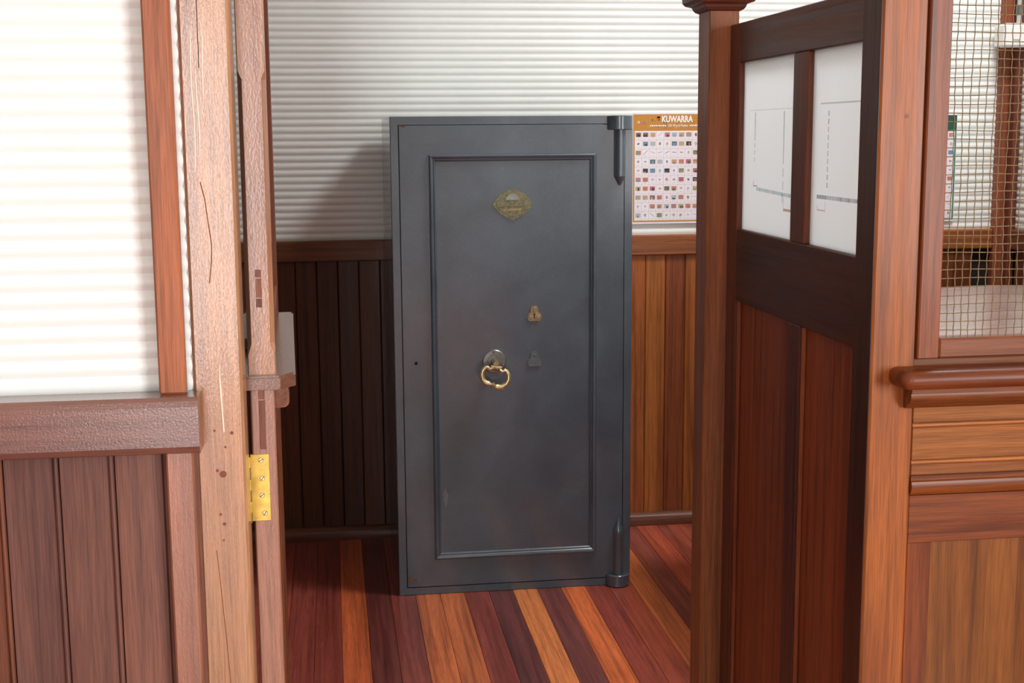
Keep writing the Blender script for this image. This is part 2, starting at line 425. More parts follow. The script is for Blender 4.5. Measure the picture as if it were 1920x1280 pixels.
for x, z0, z1 in ((-.1885, 1.40, 1.60), (-.182, 1.42, 1.545), (-.1725, 1.50, 1.60)):
    tube('varnish_drip', [(x+.001*math.sin(z*40), 1.9498, z) for z in [z0+(z1-z0)*i/8 for i in range(9)]], [.0004]+[.0009]*7+[.0004], M_DRIP, post, n=6)
crack = [(-.183, 1.385), (-.1775, 1.36), (-.1745, 1.33), (-.1705, 1.295), (-.172, 1.27), (-.176, 1.24)]
M_CRACK = plain('crack', (120, 66, 34), .8)
tube('crack', [(x, 1.9503, z) for x, z in crack], .0009, M_CRACK, post, n=5)
tube('crack', [(x, 1.9503, z) for x, z in ((-.1775, 1.64), (-.1778, 1.60), (-.178, 1.585), (-.1775, 1.57), (-.1782, 1.545))], .0008, plain('dark_crack', (84, 60, 50), .8), post, n=5)
tube('crack', [(x, 1.9503, z) for x, z in ((-.182, .84), (-.178, .78), (-.173, .70), (-.169, .62))], .0007, M_CRACK, post, n=5)

# ================================================================== COUNTER GATE (stands open, swung back)
gate = thing('counter_gate', (-.131, 2.05, 0), 'open timber gate with a jutting shelf, hung by a brass hinge', 'gate', rz=math.radians(1.76))
gx0, gx1 = -.131, -.0935
GC = (196, 146, 126)
box('stile', gx0, gx1, 2.050, 2.125, .03, 1.063, wood('z', 'varnish'), gate, GC, .002)
box('stile', gx0, gx1, 2.725, 2.800, .03, 1.063, wood('z'), gate, MID, .002)
box('rail', gx0+.0005, gx1-.0005, 2.125, 2.725, .93, 1.063, wood('y'), gate, MID, .002)
box('rail', gx0+.0005, gx1-.0005, 2.125, 2.725, .03, .22, wood('y'), gate, MID, .002)
box('muntin', gx0+.001, gx1-.001, 2.40, 2.46, .22, .93, wood('z'), gate, MID, .002)
for y0, y1 in ((2.125, 2.40), (2.46, 2.725)):
    box('panel', gx0+.012, gx1-.012, y0, y1, .22, .93, wood('z'), gate, (150, 86, 52), .002)
# through tenons seen in the end grain
box('tenon_end', -.1185, -.1090, 2.0494, 2.056, .968, 1.045, wood('z'), gate, (140, 92, 80), .0004)
box('tenon_end', -.1185, -.1090, 2.0492, 2.056, 1.047, 1.062, wood('z'), gate, (150, 100, 84), .0004)
# shelf with clipped corners
sh = [(-.148, 2.036), (-.084, 2.036), (-.0605, 2.066), (-.0605, 2.795), (-.164, 2.795), (-.164, 2.066)]
bm = bmesh.new()
lo = [bm.verts.new((x+.1122, y-2.4155, -.0105)) for x, y in sh]; hi = [bm.verts.new((x+.1122, y-2.4155, .0105)) for x, y in sh]
bm.faces.new(lo); bm.faces.new(hi)
for i in range(6): bm.faces.new((lo[i], lo[(i+1) % 6], hi[(i+1) % 6], hi[i]))
bmesh.ops.recalc_face_normals(bm, faces=bm.faces)
bmesh.ops.bevel(bm, geom=[e for e in bm.edges if abs(e.verts[0].co.z-.0105) < 1e-5 and abs(e.verts[1].co.z-.0105) < 1e-5], offset=.0035, segments=2, affect='EDGES')
link('shelf', finish(bm, 'shelf', wood('y', 'varnish')), gate, (-.1122, 2.4155, 1.0745), (146, 106, 92))
mp = [(-.0935, 1.064), (-.0935, 1.030), (-.088, 1.030)] + arc(-.081, 1.040, .0095, -80, 0, 5) + [(-.0715, 1.056), (-.074, 1.064)]
prism('shelf_moulding', mp, 'y', 2.062, 2.78, wood('y'), gate, (150, 96, 72), True)
mp2 = [(-.131-(p[0]+.0935), p[1]) for p in mp]
prism('shelf_moulding', mp2, 'y', 2.062, 2.78, wood('y'), gate, (130, 80, 60), True)
# upper frame: stop-chamfered near stile, far stile, head, frosted pane
def chamfer_post(name, x0, x1, y0, y1, secs, mat, parent, col):
    bm = bmesh.new(); rings = []
    cx, cy, cz = (x0+x1)/2, (y0+y1)/2, (secs[0][0]+secs[-1][0])/2
    for z, c in secs:
        ring = [(x0+c, y0), (x1-c, y0), (x1, y0+c*1.6), (x1, y1), (x0, y1), (x0, y0+c*1.6)]
        rings.append([bm.verts.new((x-cx, y-cy, z-cz)) for x, y in ring])
    bm.faces.new(rings[0]); bm.faces.new(rings[-1])
    for a, b in zip(rings, rings[1:]):
        for k in range(6): bm.faces.new((a[k], a[(k+1) % 6], b[(k+1) % 6], b[k]))
    return link(name, finish(bm, name, mat), parent, (cx, cy, cz), col)
cs = .0012; cb = .0068
chamfer_post('upper_stile', -.1325, -.0905, 2.052, 2.112, [(1.085, cs), (1.116, cs), (1.122, cs+.002), (1.134, cb), (1.533, cb), (1.541, cs+.002), (1.546, cs), (1.95, cs)], wood('z', 'varnish'), gate, (200, 150, 120))
chamfer_post('upper_stile', -.1325, -.0905, 2.725, 2.790, [(1.085, cs), (1.95, cs)], wood('z'), gate, (120, 66, 44))
box('upper_rail', -.131, -.092, 2.112, 2.725, 1.085, 1.15, wood('y'), gate, (130, 74, 48), .002)
box('upper_rail', -.131, -.092, 2.112, 2.725, 1.86, 1.95, wood('y'), gate, (130, 74, 48), .002)
box('pane', -.114, -.110, 2.11, 2.727, 1.145, 1.865, M_GLASS, gate, None, 0)
for z0, z1, c in ((1.236, 1.248, (140, 92, 78)), (1.205, 1.2345, (158, 104, 84)), (1.190, 1.2035, (134, 88, 76))):
    box('tenon_end', -.1165, -.1075, 2.0514, 2.06, z0, z1, wood('z'), gate, c, .0004)
# brass hinge on the edge of the gate
leaf = box('hinge', -.1345, -.1055, 2.0482, 2.0515, .8535, .9605, M_BRASS, gate, None, .0006)
for z in (.951, .922, .895, .866):
    xx = -.1165 + random.uniform(-.003, .004)
    s = lathe('screw', [(.0001, -.0012), (.0032, -.0012), (.0042, -.0002), (.0042, .001)], (xx, 2.0482, z), 'y', M_BRASS_B, leaf, None, 16)
    a = random.uniform(.3, 1.0)
    sl = box('screw_slot', xx-.0040, xx+.0040, 2.0466, 2.0472, z-.0005, z+.0005, M_BLACK, leaf, None, 0)
    sl.rotation_euler = (0, -a, 0)
kz = [.958, .9405, .9225, .9045, .887, .869, .8515]
for i in range(6):
    lathe('knuckle', [(.0001, -(kz[i]-kz[i+1])/2+.0004), (.0036, -(kz[i]-kz[i+1])/2+.0004), (.0036, (kz[i]-kz[i+1])/2-.0004), (.0001, (kz[i]-kz[i+1])/2-.0004)],
          (-.1374 if i % 2 == 0 else -.1380, 2.0440 if i % 2 == 0 else 2.0470, (kz[i]+kz[i+1])/2), 'z', M_BRASS if i % 2 == 0 else M_BRASS_D, leaf, None, 14)
box('fixed_leaf', -.1345-.0115, -.1400, 2.044, 2.047, .8535, .9605, M_BRASS_D, leaf, None, .0004)
# pale roll lying on the shelf, behind the post
rollo = lathe('paper_roll', [(.0001, -.22), (.010, -.22), (.010, .22), (.0001, .22)], (-.160, 2.52, 1.0955), 'y', M_ROLL, None, None, 20)
rollo.rotation_euler = (0, 0, math.radians(1.76))
tag(rollo, 'pale rolled sheet lying on the gate shelf behind the post', 'paper roll')

# ================================================================== SAFE
SX0, SX1, SY, SZ = .1835, .9315, 4.061, 1.503
safe = thing('safe', ((SX0+SX1)/2, 4.36, 0), 'tall blue-grey iron safe with a brass ring handle', 'safe')
# body: shell with a recess in front for the door
bm = bmesh.new()
cx, cy, cz = (SX0+SX1)/2, 4.36, SZ/2
def bv(x, y, z): return bm.verts.new((x-cx, y-cy, z-cz))
RIM = .0245
o0 = [bv(SX0, SY, 0), bv(SX1, SY, 0), bv(SX1, SY, SZ), bv(SX0, SY, SZ)]
i0 = [bv(SX0+RIM, SY, RIM), bv(SX1-RIM, SY, RIM), bv(SX1-RIM, SY, SZ-RIM), bv(SX0+RIM, SY, SZ-RIM)]
i1 = [bv(SX0+RIM, SY+.09, RIM), bv(SX1-RIM, SY+.09, RIM), bv(SX1-RIM, SY+.09, SZ-RIM), bv(SX0+RIM, SY+.09, SZ-RIM)]
b0 = [bv(SX0, 4.665, 0), bv(SX1, 4.665, 0), bv(SX1, 4.665, SZ), bv(SX0, 4.665, SZ)]
for k in range(4):
    j = (k+1) % 4
    bm.faces.new((o0[k], o0[j], i0[j], i0[k])); bm.faces.new((i0[k], i0[j], i1[j], i1[k])); bm.faces.new((o0[k], b0[k], b0[j], o0[j]))
bm.faces.new(i1); bm.faces.new(b0)
bmesh.ops.recalc_face_normals(bm, faces=bm.faces)
outer = [e for e in bm.edges if all(abs(abs(v.co.x)-(SX1-SX0)/2) < 1e-5 or abs(abs(v.co.z)-SZ/2) < 1e-5 for v in e.verts) and not all(abs(v.co.y-(SY-cy)) < 1e-5 and False for v in e.verts)]
bmesh.ops.bevel(bm, geom=outer, offset=.002, segments=1, affect='EDGES')
link('body', finish(bm, 'body', M_SAFE), safe, (cx, cy, cz))
door = box('door', SX0+RIM+.0018, SX1-RIM-.0018, SY-.001, SY+.075, RIM+.0018, SZ-RIM-.0018, M_SAFE, safe, None, .0015)
# mitred moulding round the door panel
MX0, MX1, MZ0, MZ1 = .2985, .8165, .1165, 1.389
prof = [(0, 0), (0, .007), (.002, .0095), (.005, .011), (.009, .010), (.012, .0065), (.0135, .005), (.016, .006), (.0185, .0045), (.021, .0005), (.021, 0)]
corn = [(MX0, MZ0, 1, 1), (MX1, MZ0, -1, 1), (MX1, MZ1, -1, -1), (MX0, MZ1, 1, -1)]
for k in range(4):
    a, b = corn[k], corn[(k+1) % 4]
    c = Vector(((a[0]+b[0])/2, SY-.001, (a[1]+b[1])/2))
    bm = bmesh.new()
    A = [bm.verts.new(Vector((a[0]+a[2]*u, SY-.001-h, a[1]+a[3]*u))-c) for u, h in prof]
    Bq = [bm.verts.new(Vector((b[0]+b[2]*u, SY-.001-h, b[1]+b[3]*u))-c) for u, h in prof]
    for i in range(len(prof)-1): bm.faces.new((A[i], A[i+1], Bq[i+1], Bq[i]))
    bm.faces.new(A); bm.faces.new(Bq)
    link('moulding', finish(bm, 'moulding', M_SAFE, True), door, c)
# half-round hinge knuckles with pointed pins
def pinset(xc, zk0, zk1, zp, ztip, up):
    kn = lathe('hinge_knuckle', [(.0001, zk0-zk0), (.0375, 0), (.040, .002), (.040, zk1-zk0-.002), (.0375, zk1-zk0), (.0001, zk1-zk0)], (xc, SY+.004, zk0), 'z', M_SAFE, safe, None, 20, True)
    s = 1 if up else -1
    zb = zk1 if up else zk0
    L1 = abs(zp-zb); L2 = abs(ztip-zb)
    pr = [(.0155, -.004*s), (.0155, (L1-.024)*s if up else (L1-.001)*s), (.0155, L1*s), (.0003, L2*s)]
    if up: pr = [(.0148, -.004), (.0148, L1-.026), (.0162, L1-.022), (.0168, L1-.004), (.0162, L1), (.0003, L2)]
    lathe('hinge_pin', pr, (xc, SY-.012, zb), 'z', M_SAFE, safe, None, 20)
pinset(.8905, 1.4595, 1.5030, 1.318, 1.288, False)
pinset(.8905, .0015, .0405, .190, .233, True)
# nameplate: lens-shaped brass plate with worn relief
PC = (.5555, 1.2365)
def lens(w, h, n=14, bump=0):
    pts = []
    for k in range(2*n):
        t = math.pi*k/n; c_, s_ = math.cos(t), math.sin(t)
        r = 1-.10*abs(math.sin(2*t))**1.0 + bump*math.cos(8*t)
        pts.append((PC[0]+w*c_*r, PC[1]+h*s_*r*(1-.06*abs(c_))))
    return pts
plate = prism('nameplate', lens(.061, .047, 14, .025), 'y', SY-.005, SY-.001, M_PATINA, safe, None)
prism('plate_relief', lens(.052, .039), 'y', SY-.0062, SY-.005, M_PATINA, plate, None)
pr = [(PC[0]-.05, PC[1]-.008), (PC[0]+.05, PC[1]-.005), (PC[0]+.052, PC[1]+.006), (PC[0]-.048, PC[1]+.004)]
prism('plate_band', pr, 'y', SY-.0078, SY-.0062, M_PATINA, plate, None)
prism('plate_crown', [(PC[0]+.022*math.cos(t*math.pi/8)*1.0, PC[1]+.013+.018*math.sin(t*math.pi/8)) for t in range(9)], 'y', SY-.0085, SY-.0062, M_STEEL, plate, None)
prism('plate_band', [(PC[0]-.030, PC[1]-.022), (PC[0]+.026, PC[1]-.019), (PC[0]+.026, PC[1]-.013), (PC[0]-.030, PC[1]-.016)], 'y', SY-.0072, SY-.0062, M_BRASS_D, plate, None)
# keyhole escutcheons
def esc(zc, mat, hole):
    xc = .6210
    o = [(-.018, -.0235), (.018, -.0235), (.0222, -.014), (.020, -.003), (.0145, .0035), (.0125, .003), (.0115, .017), (.0065, .0235), (-.0065, .0235), (-.0115, .017), (-.0125, .003), (-.0145, .0035), (-.020, -.003), (-.0222, -.014)]
    e = prism('escutcheon' if hole else 'keyhole_cover', [(xc+u, zc+v) for u, v in o], 'y', SY-.0065, SY-.001, mat, safe, None)
    if hole:
        for s in (-1, 1): lathe('rosette', [(.0001, -.002), (.0055, -.0016), (.0075, .001)], (xc+s*.0125, SY-.0065, zc-.012), 'y', mat, e, None, 14)
        box('rib', xc-.0045, xc+.0045, SY-.0085, SY-.0065, zc+.002, zc+.019, mat, e, None, .001)
        prism('keyhole', [(xc-.0014, zc-.0155), (xc+.0014, zc-.0155), (xc+.0012, zc-.006)] + arc(xc, zc-.0035, .003, -50, 230, 8) + [(xc-.0012, zc-.006)], 'y', SY-.0072, SY-.0060, M_BLACK, e, None)
    else:
        lathe('rivet', [(.0001, -.0025), (.004, -.0015), (.005, .001)], (xc, SY-.0065, zc+.012), 'y', mat, e, None, 12)
esc(.8965, M_BRASS_D, True); esc(.7530, plain('painted_cover', (88, 97, 98), .5, 0, .15, 60), False)
# handle
HC = (.4935, .7485)
rose = lathe('handle_rose', [(.0001, -.009), (.021, -.009), (.022, -.006), (.0345, -.0055), (.037, -.003), (.037, .001)], (HC[0], SY-.001, HC[1]), 'y', M_STEEL, safe, None, 32)
for a in (95, 215, 330):
    lathe('rivet', [(.0001, -.0018), (.003, -.0012), (.0035, .001)], (HC[0]+.029*math.cos(math.radians(a)), SY-.0065, HC[1]+.029*math.sin(math.radians(a))), 'y', M_RUST, rose, None, 10)
lathe('spindle', [(.013, 0), (.012, -.03), (.0125, -.034), (.0105, -.046), (.0001, -.047)], (HC[0], SY-.009, HC[1]-.002), 'y', M_BRASS_D, rose, None, 20)
eye = tube('pivot', [(HC[0]-.017, SY-.050, HC[1]-.011), (HC[0]-.006, SY-.050, HC[1]-.0125), (HC[0]+.006, SY-.050, HC[1]-.0145), (HC[0]+.017, SY-.050, HC[1]-.016)], .0085, M_BRASS_D, rose, n=14)
ry = SY-.052
ringp = [(-.010, -.011), (-.020, -.015), (-.0275, -.008), (-.034, -.0095), (-.042, -.018), (-.0455, -.032), (-.042, -.047), (-.033, -.057), (-.024, -.0605)]
ring_l = [(HC[0]+u, ry-.004, HC[1]+v) for u, v in ringp]
tube('handle_ring', ring_l, [.0045, .0052, .0058, .0064, .0070, .0074, .0078, .0086, .0088], M_BRASS_B, rose, n=12, ref=(0, 1, 0))
ringr = [(.010, -.018), (.019, -.024), (.0265, -.019), (.033, -.024), (.0385, -.035), (.038, -.050), (.031, -.063), (.018, -.0715), (.003, -.0725), (-.003, -.070)]
tube('handle_ring', [(HC[0]+u, ry-.004, HC[1]+v) for u, v in ringr], [.0045, .0052, .0058, .0064, .0070, .0074, .0080, .0088, .0092, .0086], M_BRASS_B, rose, n=12, ref=(0, 1, 0))
tube('handle_bead', [(HC[0]+u, ry-.004, HC[1]+v) for u, v in ((-.022, -.0610), (-.017, -.0630), (-.0115, -.0655), (-.0065, -.0675), (-.002, -.0700))], [.0045, .0052, .0098, .0052, .0045], M_BRASS_B, rose, n=12, ref=(0, 1, 0))
# small drilled hole, rust and scuffs
hole = lathe('lock_hole', [(.0001, -.0006), (.0052, -.0006), (.0052, .001)], (.2500, SY-.0012, .7490), 'y', M_BLACK, safe, None, 14)
def blot(name, pts, mat): prism(name, pts, 'y', SY-.0022, SY-.0006, mat, door, None)
def blob(x, z, w, h, n=14, j=.25): return [(x+w*math.cos(2*math.pi*k/n)*random.uniform(1-j, 1+j), z+h*math.sin(2*math.pi*k/n)*random.uniform(1-j, 1+j)) for k in range(n)]
blot('rust_spot', blob(.224, 1.4745, .008, .003), M_RUST)
blot('rust_spot', blob(.2165, .052, .004, .012), M_RUST)
blot('rust_spot', blob(.232, .050, .010, .003), M_RUST)
blot('paint_scuff', blob(.335, .318, .008, .026), M_SCUFF)

# ================================================================== POSTERS
def poster(name, x0, z1, w, h, header, border, label, title, seed):
    rnd = random.Random(seed)
    t = thing(name, (x0+w/2, 4.700, z1-h), label, 'poster', 'word posters on the back wall')
    yf = 4.7105
    sheet = box('sheet', x0, x0+w, yf, yf+.0012, z1-h, z1, M_PAPER, t, None, 0)
    Q = []; m = .006
    hh = .058*h/.397
    def add(p, c, lay): Q.append((p, c, lay))
    add(rect(x0+m*.3, z1-h+m, x0+w-m*.3, z1-m), border, 1)
    add(rect(x0+m*.3, z1-m-hh, x0+w-m*.3, z1-m), header, 2)
    for k in range(26):
        u = x0+rnd.uniform(.02, w-.02); v = z1-m-rnd.uniform(.008, hh-.006); s = rnd.uniform(.004, .014)
        f = rnd.uniform(.82, 1.12)
        add([(u+s*math.cos(a)*rnd.uniform(.5, 1), v+.35*s*math.sin(a)) for a in [i*math.pi/4 for i in range(8)]], tuple(min(255, c*f) for c in header), 2.5)
    gx0, gx1 = x0+.008, x0+w-.008; gz0, gz1 = z1-h+m+.006, z1-m-hh-.001
    add(rect(gx0, gz0, gx1, gz1), (238, 233, 240), 3)
    cw, ch = (gx1-gx0)/10, (gz1-gz0)/10
    for k in range(1, 10):
        add(rect(gx0+k*cw-.0006, gz0, gx0+k*cw+.0006, gz1), (222, 184, 160), 3.4)
        add(rect(gx0, gz0+k*ch-.0006, gx1, gz0+k*ch+.0006), (222, 184, 160), 3.5)
    pal = [(60, 50, 46), (150, 90, 60), (214, 110, 70), (120, 150, 90), (90, 130, 190), (170, 176, 180), (200, 80, 100), (80, 100, 60), (206, 160, 90), (120, 170, 160), (44, 44, 48), (228, 110, 80)]
    pal = [tuple(.62*v+.38*(sum(c)/3)*1.0+8 for v in c) for c in pal]
    for r in range(10):
        for q in range(10):
            cxp = gx0+(q+.5)*cw; czp = gz1-(r+.42)*ch
            kind = rnd.random(); c = rnd.choice(pal)
            if kind < .42:
                a, b = cw*.36, ch*.24
                add(rect(cxp-a, czp-b, cxp+a, czp+b), c, 4)
                c2 = rnd.choice(pal); add(rect(cxp-a*rnd.random(), czp-b, cxp+a*rnd.random(), czp-b*rnd.uniform(-.6, .4)), c2, 4.5)
            elif kind < .8:
                n = 9; s1 = cw*rnd.uniform(.14, .32); s2 = ch*rnd.uniform(.12, .27)
                add([(cxp+s1*math.cos(2*math.pi*i/n)*rnd.uniform(.5, 1.1), czp+s2*math.sin(2*math.pi*i/n)*rnd.uniform(.5, 1.1)) for i in range(n)], tuple(.6*v+.4*200 for v in c), 4)
            else:
                a = rnd.uniform(-.3, .3)
                add([(cxp-cw*.3, czp-ch*a), (cxp+cw*.3, czp+ch*a), (cxp+cw*.3, czp+ch*a+.0022), (cxp-cw*.3, czp-ch*a+.0022)], tuple(.5*v+.5*190 for v in c), 4)
            add(rect(cxp-cw*.22, czp-ch*.40, cxp+cw*.22, czp-ch*.36), (196, 192, 200), 4)
    colored_quads('print', Q, t, (x0+w/2, yf, z1-h/2), lambda u, v, l: (u, yf-.0002-l*.00012, v))
    return t, x0, yf, m, hh
t, px, yf, m_, hh = poster('poster', 1.0800, 1.521, .281, .397, (196, 132, 52), (204, 146, 70), 'orange-headed word poster of tiny pictures right of the safe', None, 3)
M_INK = plain('white_ink', (248, 246, 240), .6)
text_mesh('title_lettering', 'KUWARRA', .0320, (px+.163, yf-.0011, 1.521-.0245), M_INK, t, .0011, .72)
text_mesh('subtitle_lettering', '100 Word Poster', .0125, (px+.166, yf-.0011, 1.521-.0465), M_INK, t, .0001, .85)
Q = []
for k in range(9):
    for sx in (-1, 1):
        u = px+.166+sx*(.046+k*.0068); r = .0034 if k % 2 else .0028
        if u < px+.275 and u > px+.06: Q.append(([(u+r*math.cos(i*math.pi/3), 1.4745+r*math.sin(i*math.pi/3)) for i in range(6)], (246, 240, 228), 6))
for u, v, c in ((.022, 1.487, (214, 190, 120)), (.032, 1.484, (190, 120, 130)), (.042, 1.486, (200, 110, 70)), (.05, 1.489, (150, 150, 120))):
    Q.append((blob(px+u, v, .005, .005), c, 6))
hd = colored_quads('header_dots', Q, t, (px+.14, yf, 1.48), lambda u, v, l: (u, yf-.0002-l*.00012, v))
hd['kind'] = 'stuff'
t2, px2, yf2, m2, hh2 = poster('poster', 2.3075-.281, 1.512, .281, .397, (26, 84, 66), (60, 128, 104), 'green-headed word poster seen through the wire screen', None, 11)

# ================================================================== PARTITION OF PANES AND PANELS (right)
PX0, PX1 = .862, .894
PD = (96, 56, 42)
pan = thing('partition_screen', (.878, 2.42, 0), 'dark timber partition with two frosted panes above two tall panels', 'partition')
box('stile', PX0, PX1, 2.022, 2.092, .03, 1.676, wood('z'), pan, PD, .002)
box('stile', PX0, PX1, 2.762, 2.828, .03, 1.676, wood('z'), pan, PD, .002)
box('top_rail', PX0, PX1, 2.092, 2.762, 1.594, 1.676, wood('y'), pan, (88, 54, 44), .002)
box('middle_rail', PX0, PX1, 2.092, 2.762, 1.091, 1.2445, wood('y'), pan, (72, 42, 34), .002)
box('bottom_rail', PX0, PX1, 2.092, 2.762, .03, .215, wood('y'), pan, PD, .002)
box('muntin', PX0, PX1, 2.352, 2.427, 1.2445, 1.594, wood('z'), pan, PD, .002)
box('muntin', PX0+.0005, PX1, 2.362, 2.424, .215, 1.091, wood('z'), pan, (80, 44, 38), .002)
for y0, y1 in ((2.092, 2.352), (2.427, 2.762)):
    p = box('pane', PX0+.012, PX0+.016, y0, y1, 1.2445, 1.594, M_GLASS, pan, None, 0)
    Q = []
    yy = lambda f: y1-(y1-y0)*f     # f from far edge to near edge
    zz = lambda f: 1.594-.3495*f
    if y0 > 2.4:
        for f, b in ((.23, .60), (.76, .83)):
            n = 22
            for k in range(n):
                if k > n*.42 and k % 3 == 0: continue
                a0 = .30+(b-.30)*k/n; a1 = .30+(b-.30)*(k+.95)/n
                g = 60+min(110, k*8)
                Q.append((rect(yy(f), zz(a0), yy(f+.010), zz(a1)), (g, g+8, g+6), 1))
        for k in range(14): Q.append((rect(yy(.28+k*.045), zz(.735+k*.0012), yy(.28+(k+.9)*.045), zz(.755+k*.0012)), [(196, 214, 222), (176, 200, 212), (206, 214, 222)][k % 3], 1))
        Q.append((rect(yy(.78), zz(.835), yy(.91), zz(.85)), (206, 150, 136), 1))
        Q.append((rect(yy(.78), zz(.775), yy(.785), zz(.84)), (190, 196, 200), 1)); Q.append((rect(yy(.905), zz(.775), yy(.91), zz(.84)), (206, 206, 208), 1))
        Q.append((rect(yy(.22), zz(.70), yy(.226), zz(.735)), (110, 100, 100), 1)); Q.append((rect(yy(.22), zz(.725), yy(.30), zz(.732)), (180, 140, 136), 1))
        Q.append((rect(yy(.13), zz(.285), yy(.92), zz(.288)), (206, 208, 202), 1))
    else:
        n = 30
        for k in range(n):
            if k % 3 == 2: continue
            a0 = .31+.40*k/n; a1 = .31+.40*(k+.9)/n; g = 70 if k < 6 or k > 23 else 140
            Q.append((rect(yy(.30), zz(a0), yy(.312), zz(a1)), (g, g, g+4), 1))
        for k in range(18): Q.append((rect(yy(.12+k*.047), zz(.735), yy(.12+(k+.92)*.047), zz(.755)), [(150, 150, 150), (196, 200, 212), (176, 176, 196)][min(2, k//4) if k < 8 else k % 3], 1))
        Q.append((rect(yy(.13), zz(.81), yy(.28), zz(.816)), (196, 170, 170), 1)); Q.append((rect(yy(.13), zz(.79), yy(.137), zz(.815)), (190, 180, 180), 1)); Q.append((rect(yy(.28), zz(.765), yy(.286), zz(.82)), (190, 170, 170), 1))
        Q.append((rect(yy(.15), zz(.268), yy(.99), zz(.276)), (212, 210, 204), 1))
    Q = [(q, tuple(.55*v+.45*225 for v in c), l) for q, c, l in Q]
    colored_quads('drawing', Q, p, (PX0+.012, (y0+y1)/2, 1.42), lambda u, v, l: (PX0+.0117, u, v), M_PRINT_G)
for y0, y1 in ((2.092, 2.362), (2.424, 2.762)):
    box('panel', PX0+.013, PX1-.010, y0, y1, .215, 1.091, wood('z'), pan, (124, 66, 42), .002)
    box('panel_bead', PX0+.004, PX0+.013, y1-.010, y1, .215, 1.091, wood('z'), pan, (120, 68, 46), .003)

# newel post with moulded cap
nw = thing('newel_post', (.8485, 2.863, 0), 'square timber newel post with moulded cap at the far end of the partition', 'post')
box('shaft', .815, .882, 2.830, 2.914, 0, 1.724, wood('z'), nw, (158, 98, 62), .003)
bm = bmesh.new(); rings = []
for h, z in ((.034, 1.706), (.040, 1.709), (.044, 1.714), (.046, 1.720), (.058, 1.724), (.063, 1.730), (.064, 1.750), (.058, 1.758), (.050, 1.764), (.004, 1.80)):
    hy = h+.0085
    rings.append([bm.verts.new((sx*h, sy*hy, z-1.75)) for sx, sy in ((-1, -1), (1, -1), (1, 1), (-1, 1))])
for a, b in zip(rings, rings[1:]):
    for k in range(4): bm.faces.new((a[k], a[(k+1) % 4], b[(k+1) % 4], b[k]))
bm.faces.new(rings[0]); bm.faces.new(rings[-1])
link('cap', finish(bm, 'cap', wood('x')), nw, (.8485, 2.872, 1.75), (112, 60, 42))

# near post of the counter
cp = thing('counter_post', (.867, 1.98, 0), 'orange-brown timber post where the partition meets the counter', 'post')
box('shaft', .8305, .9025, 1.950, 2.022, 0, 2.75, wood('z'), cp, (176, 106, 58), .003)
box('side_shade_strip', .8285, .8305, 1.9525, 2.022, 0, 2.75, wood('z'), cp, (84, 48, 38), .0005)  # added thin strip, its dark colour paints the shade on the post's left face
lathe('knot', [(.0001, -.0005), (.0035, -.0005), (.0035, .001)], (.8735, 1.9500, 1.472), 'y', bpy.data.materials['dark_spot'], cp, None, 12)

# ================================================================== COUNTER
ct = thing('service_counter', (1.7, 2.05, 0), 'panelled timber counter with a rounded ledge below the wire screen', 'counter')
CX0, CX1 = .9030, 2.50
def rounded_ledge(name, x0, x1, yb, yfr, z0, z1, rc, mat, parent, col):
    """bullnosed board, left front corner rounded in plan"""
    def plan(off):
        pts = [(x1, yb), (x1, yfr+off)]
        r = max(rc-off, .002)
        pts += [(x0+off+r + r*math.cos(a), yfr+off+r + r*math.sin(a)) for a in [math.radians(270-90*k/8) for k in range(9)]]
        pts += [(x0+off, yb)]
        return pts
    h = z1-z0; bm = bmesh.new(); rings = []
    cx, cy, cz = (x0+x1)/2, (yb+yfr)/2, (z0+z1)/2
    for t in [math.radians(-90+180*k/8) for k in range(9)]:
        off = (1-math.cos(t))*h*.42; z = math.sin(t)*h/2
        rings.append([bm.verts.new((x-cx, y-cy, z)) for x, y in plan(off)])
    for a, b in zip(rings, rings[1:]):
        n = len(a)
        for k in range(n): bm.faces.new((a[k], a[(k+1) % n], b[(k+1) % n], b[k]))
    bm.faces.new(rings[0]); bm.faces.new(rings[-1])
    return link(name, finish(bm, name, mat, True), parent, (cx, cy, cz), col)
rounded_ledge('ledge', .8595, CX1, 1.9495, 1.893, 1.0560, 1.0850, .018, wood('x', 'satin'), ct, (140, 74, 44))
um = [(1.9495, 1.020), (1.9495, 1.056), (1.918, 1.056), (1.918, 1.047), (1.921, 1.046)] + arc(1.938, 1.044, .018, 185, 262, 6) + [(1.940, 1.020)]
prism('ledge_moulding', um, 'x', .8850, CX1, wood('x'), ct, (142, 82, 48), True)
box('sill', CX0, CX1, 1.960, 2.05, 1.060, 1.0955, wood('x'), ct, (150, 92, 66), .002)
def hboard(z0, z1, y, col, bead_top=False):
    box('frieze_board', CX0+.003, CX1, y, 1.985, z0, z1, wood('x'), ct, col, .001)
hboard(.9915, 1.0205, 1.957, (170, 108, 56)); hboard(.9315, .9845, 1.957, (174, 110, 56)); hboard(.9065, .9245, 1.957, (164, 100, 54))
for z in (.988, .928):
    prism('bead', [(1.958, z-.0036)] + arc(1.9565, z, .0038, 250, 110, 6) + [(1.958, z+.0036), (1.975, z+.0036), (1.975, z-.0036)], 'x', CX0+.001, CX1, wood('x'), ct, (196, 124, 70), True)
prism('moulding', [(1.965, .874)] + [(1.951, .876), (1.946, .882), (1.944, .890), (1.946, .898), (1.949, .900), (1.949, .907), (1.965, .907)], 'x', .9028, CX1, wood('x'), ct, (156, 88, 46), True)
box('rail', .9028, CX1, 1.952, 1.985, .796, .8745, wood('x'), ct, (150, 84, 50), .001)
for x0, x1 in ((.9028, .9425), (1.46, 1.52), (2.04, 2.10), (2.46, CX1)):
    box('stile', x0, x1, 1.952, 1.985, .15, .796, wood('z'), ct, (150, 80, 46), .001)
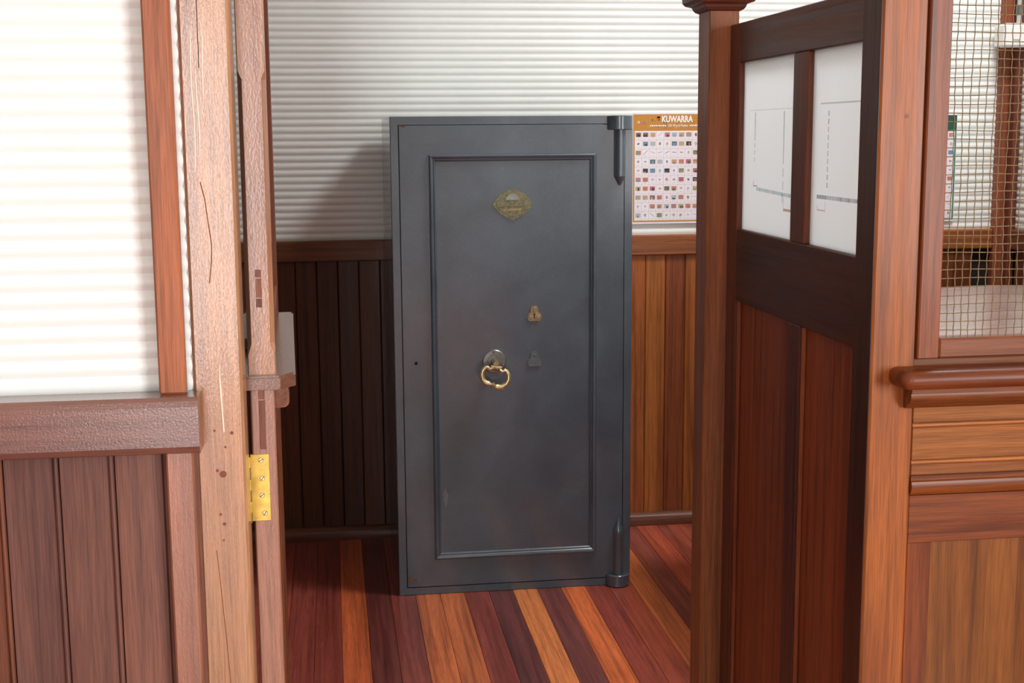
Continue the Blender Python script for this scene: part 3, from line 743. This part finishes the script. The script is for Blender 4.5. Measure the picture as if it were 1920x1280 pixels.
box('bottom_rail', .9028, CX1, 1.952, 1.985, .0, .15, wood('x'), ct, MID, .001)
for x0, x1 in ((.9425, 1.46), (1.52, 2.04), (2.10, 2.46)):
    box('panel', x0, x1, 1.955, 1.978, .15, .796, wood('z'), ct, (150, 94, 48), .0005)

# wire screen above the counter
ws = thing('wire_screen', (1.28, 1.965, 1.0955), 'woven brass wire screen in a reddish timber frame on the counter', 'screen')
FX0, FX1, FZ0, FZ1 = .9035, 1.66, 1.0965, 2.30
box('frame_stile', FX0, .9385, 1.944, 1.978, FZ0, FZ1, wood('z'), ws, (150, 88, 60), .002)
box('frame_stile', FX1-.04, FX1, 1.944, 1.978, FZ0, FZ1, wood('z'), ws, (150, 88, 60), .002)
box('frame_rail', .9385, FX1-.04, 1.945, 1.978, FZ0, 1.1285, wood('x'), ws, (152, 92, 64), .0035)
box('frame_rail', .9385, FX1-.04, 1.945, 1.978, FZ1-.04, FZ1, wood('x'), ws, (152, 92, 64), .0035)
pxw, pzw = .01272, .01348
x_first, z_first = .9435, 1.1395
nx = int((FX1-.045-x_first)/pxw)+1; nz = int((FZ1-.045-z_first)/pzw)+1
for i in range(nx):
    x = x_first+i*pxw; ph = i % 2
    pts = []
    jit = random.Random(i).uniform(-.0009, .0009)
    for k in range(nz*2+3):
        z = 1.125+ k*pzw/2; s = math.sin(math.pi*((z-z_first)/pzw+.5+ph))
        pts.append((x+jit*math.sin(z*9+i)+.0011*math.sin(z*23+i*.6), 1.962+.0011*s, z))
    tube('wire', pts, .00078, M_WIRE, ws, n=5)
for j in range(nz):
    z = z_first+j*pzw; ph = j % 2
    pts = []
    for k in range(nx*2+4):
        x = .9365+k*pxw/2; s = math.sin(math.pi*((x-x_first)/pxw+1.5+ph))
        pts.append((x, 1.962+.0011*s, z+.0009*math.sin(x*30+j*.5)))
    tube('wire', pts, .00078, M_WIRE, ws, n=5)

# ================================================================== INSIDE THE OFFICE
dk = thing('desk', (1.80, 3.55, 0), 'high varnished desk with pale glossy top behind the wire screen', 'desk')
TZ = .95
box('top', 1.15, 2.46, 3.02, 4.04, TZ-.03, TZ, wood('x', 'varnish'), dk, (172, 148, 140), .004)
for y in (3.06, 3.98): box('apron', 1.22, 2.39, y-.012, y+.012, TZ-.13, TZ-.03, wood('x'), dk, MID, .002)
for x in (1.21, 2.40): box('apron', x-.012, x+.012, 3.09, 3.95, TZ-.13, TZ-.03, wood('y'), dk, MID, .002)
for x in (1.21, 2.40):
    for y in (3.06, 3.98): chamfer_post('leg', x-.03, x+.03, y-.03, y+.03, [(0, .004), (.15, .010), (.75, .008), (.78, .001), (TZ-.03, .001)], wood('z'), dk, MID)
eb = thing('switch_box', (2.475, 4.70, 1.741), 'white plastic switch box in the far corner behind the wire screen', 'switch box')
bx = box('housing', 2.418, 2.512, 4.600, 4.652, 1.745, 1.830, M_PLASTIC, eb, None, .008)
box('back_plate', 2.425, 2.505, 4.652, 4.690, 1.750, 1.825, M_PLASTIC, eb, None, .003)
box('rocker', 2.452, 2.478, 4.596, 4.601, 1.770, 1.803, M_PLASTIC, bx, None, .002)
cd = thing('conduit', (2.492, 4.63, 1.83), 'grey conduit with a clip running up above the switch box', 'conduit')
lathe('pipe', [(.0001, 0), (.009, 0), (.009, 1.5), (.0001, 1.5)], (2.486, 4.628, 1.830), 'z', M_CONDUIT, cd, None, 16)
lathe('coupling', [(.009, 0), (.0125, .001), (.0125, .03), (.009, .031)], (2.486, 4.628, 1.862), 'z', M_STEEL, cd, None, 16)
